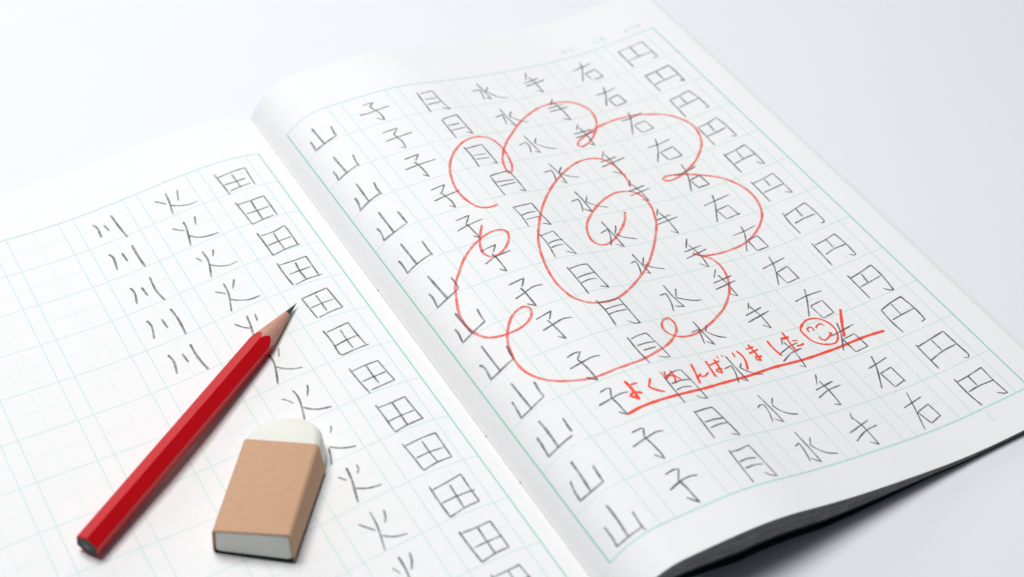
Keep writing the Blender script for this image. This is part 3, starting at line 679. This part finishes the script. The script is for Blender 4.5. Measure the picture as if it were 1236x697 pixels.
def rrect(w, h, r, n=6, rb=None):
    out = []; q = rb or r
    for cx, cy, a0, r in ((w / 2 - r, h / 2 - r, 0, r), (-w / 2 + r, h / 2 - r, 90, r), (-w / 2 + q, -h / 2 + q, 180, q), (w / 2 - q, -h / 2 + q, 270, q)):
        for k in range(n + 1):
            a = math.radians(a0 + 90 * k / n); out.append((cx + r * math.cos(a), cy + r * math.sin(a)))
    return out
def loft(sections, name, material, caps=(True, True), closed_inner=None):
    V, Fc = [], []; n = len(sections[0])
    for s_ in sections: V += s_
    for k in range(len(sections) - 1):
        for i in range(n):
            j = (i + 1) % n; Fc.append((k * n + i, k * n + j, (k + 1) * n + j, (k + 1) * n + i))
    if caps[0]: Fc.append(tuple(range(n))[::-1])
    if caps[1]: Fc.append(tuple((len(sections) - 1) * n + i for i in range(n)))
    o = link(name, V, Fc, material, eraser, smooth=True)
    es = o.modifiers.new('edges', 'EDGE_SPLIT'); es.split_angle = math.radians(38)
    return o
# sleeve: a card tube, open at both ends
def sl(y, inset, bow=0.0):
    return [ep(x * (1 + 0), y, z + EH / 2 + 0.02 * math.sin(x)) for x, z in rrect(EW - 2 * inset, EH - 2 * inset, 1.1 - inset * .8, 6, 1.5)]
ys = [-EL / 2 + EL * k / 12 for k in range(13)]
secs = [sl(y, 0) for y in ys] + [sl(ys[-1] + .03, .18)] + [sl(y, .36) for y in reversed(ys)] + [sl(ys[0] - .03, .18)]
secs.append(secs[0])
m_, nt, b, N_, L_ = mat('brown_card')
tc = N_.new('ShaderNodeTexCoord'); mp = N_.new('ShaderNodeMapping'); L_.new(tc.outputs['Object'], mp.inputs['Vector']); mp.inputs['Scale'].default_value = (.35, 1, 1)
g = addf(nt, noise(nt, 900, 5, .7, mp.outputs['Vector']), noise(nt, 3200, 4, .7), .5, .5)
L_.new(ramp(nt, g, [(0.3, (0.53, 0.305, 0.185)), (0.5, (0.575, 0.345, 0.215)), (0.72, (0.61, 0.375, 0.245))]), b.inputs['Base Color'])
b.inputs['Roughness'].default_value = 0.75; b.inputs['Specular IOR Level'].default_value = 0.25
bump(nt, b, g, 0.3, 0.00005)
sleeve = loft(secs, 'sleeve', m_, caps=(False, False))
# the print on the underside of the sleeve is black and wraps a little up its corners
sleeve.data.materials.append(flat_mat('black_underside_print', (0.012, 0.012, 0.012), .6))
nps = len(secs[0]); BOT = set(range(16, 26))
for n_, p in enumerate(sleeve.data.polygons):
    if n_ % nps in BOT: p.material_index = 1
# rubber block
m_, nt, b, N_, L_ = mat('white_rubber')
L_.new(ramp(nt, addf(nt, noise(nt, 160, 4, .6), noise(nt, 1200, 3), .7, .3), [(0.3, (0.73, 0.73, 0.66)), (0.7, (0.79, 0.785, 0.72))]), b.inputs['Base Color'])
b.inputs['Roughness'].default_value = 0.55
b.inputs['Subsurface Weight'].default_value = 0.25; b.inputs['Subsurface Radius'].default_value = (0.004, 0.0035, 0.003); b.inputs['Subsurface Scale'].default_value = 0.5
bump(nt, b, addf(nt, noise(nt, 220, 4), noise(nt, 1800, 3), 1, .3), 0.35, 0.00015)
secs = []
IN = .42
for dy, ins in ((0.0, 1.0), (.12, .55), (.45, .2), (1.0, 0.0), (4, 0)):
    secs.append([ep(x, -EL / 2 + .15 + dy, z + EH / 2) for x, z in rrect(EW - 2 * IN - 2 * ins, EH - 2 * IN - 2 * ins, max(1.5 - ins * .7, .6))])
secs.append([ep(x, EL / 2 + .2, z + EH / 2) for x, z in rrect(EW - 2 * IN, EH - 2 * IN, 1.5)])
RL = 10.2
for k in range(1, 15):
    t = k / 14 * math.pi / 2 * .985
    wl, wr, yy = math.cos(t) ** .95, math.cos(t) ** .50, EL / 2 + .2 + RL * math.sin(t)
    hh = (EH - 2 * IN) * (1 - .38 * (1 - math.cos(t)) ** 1.2)
    ww = max((EW - 2 * IN) * (wl + wr) / 2, 1.2); xc = (EW - 2 * IN) * (wr - wl) / 4
    secs.append([ep(x + xc, yy + .15 * math.sin(x * .8), z + EH / 2) for x, z in rrect(ww, hh, min(1.6 + 1.8 * k / 14, ww * .4))])
loft(secs, 'rubber_block', m_)
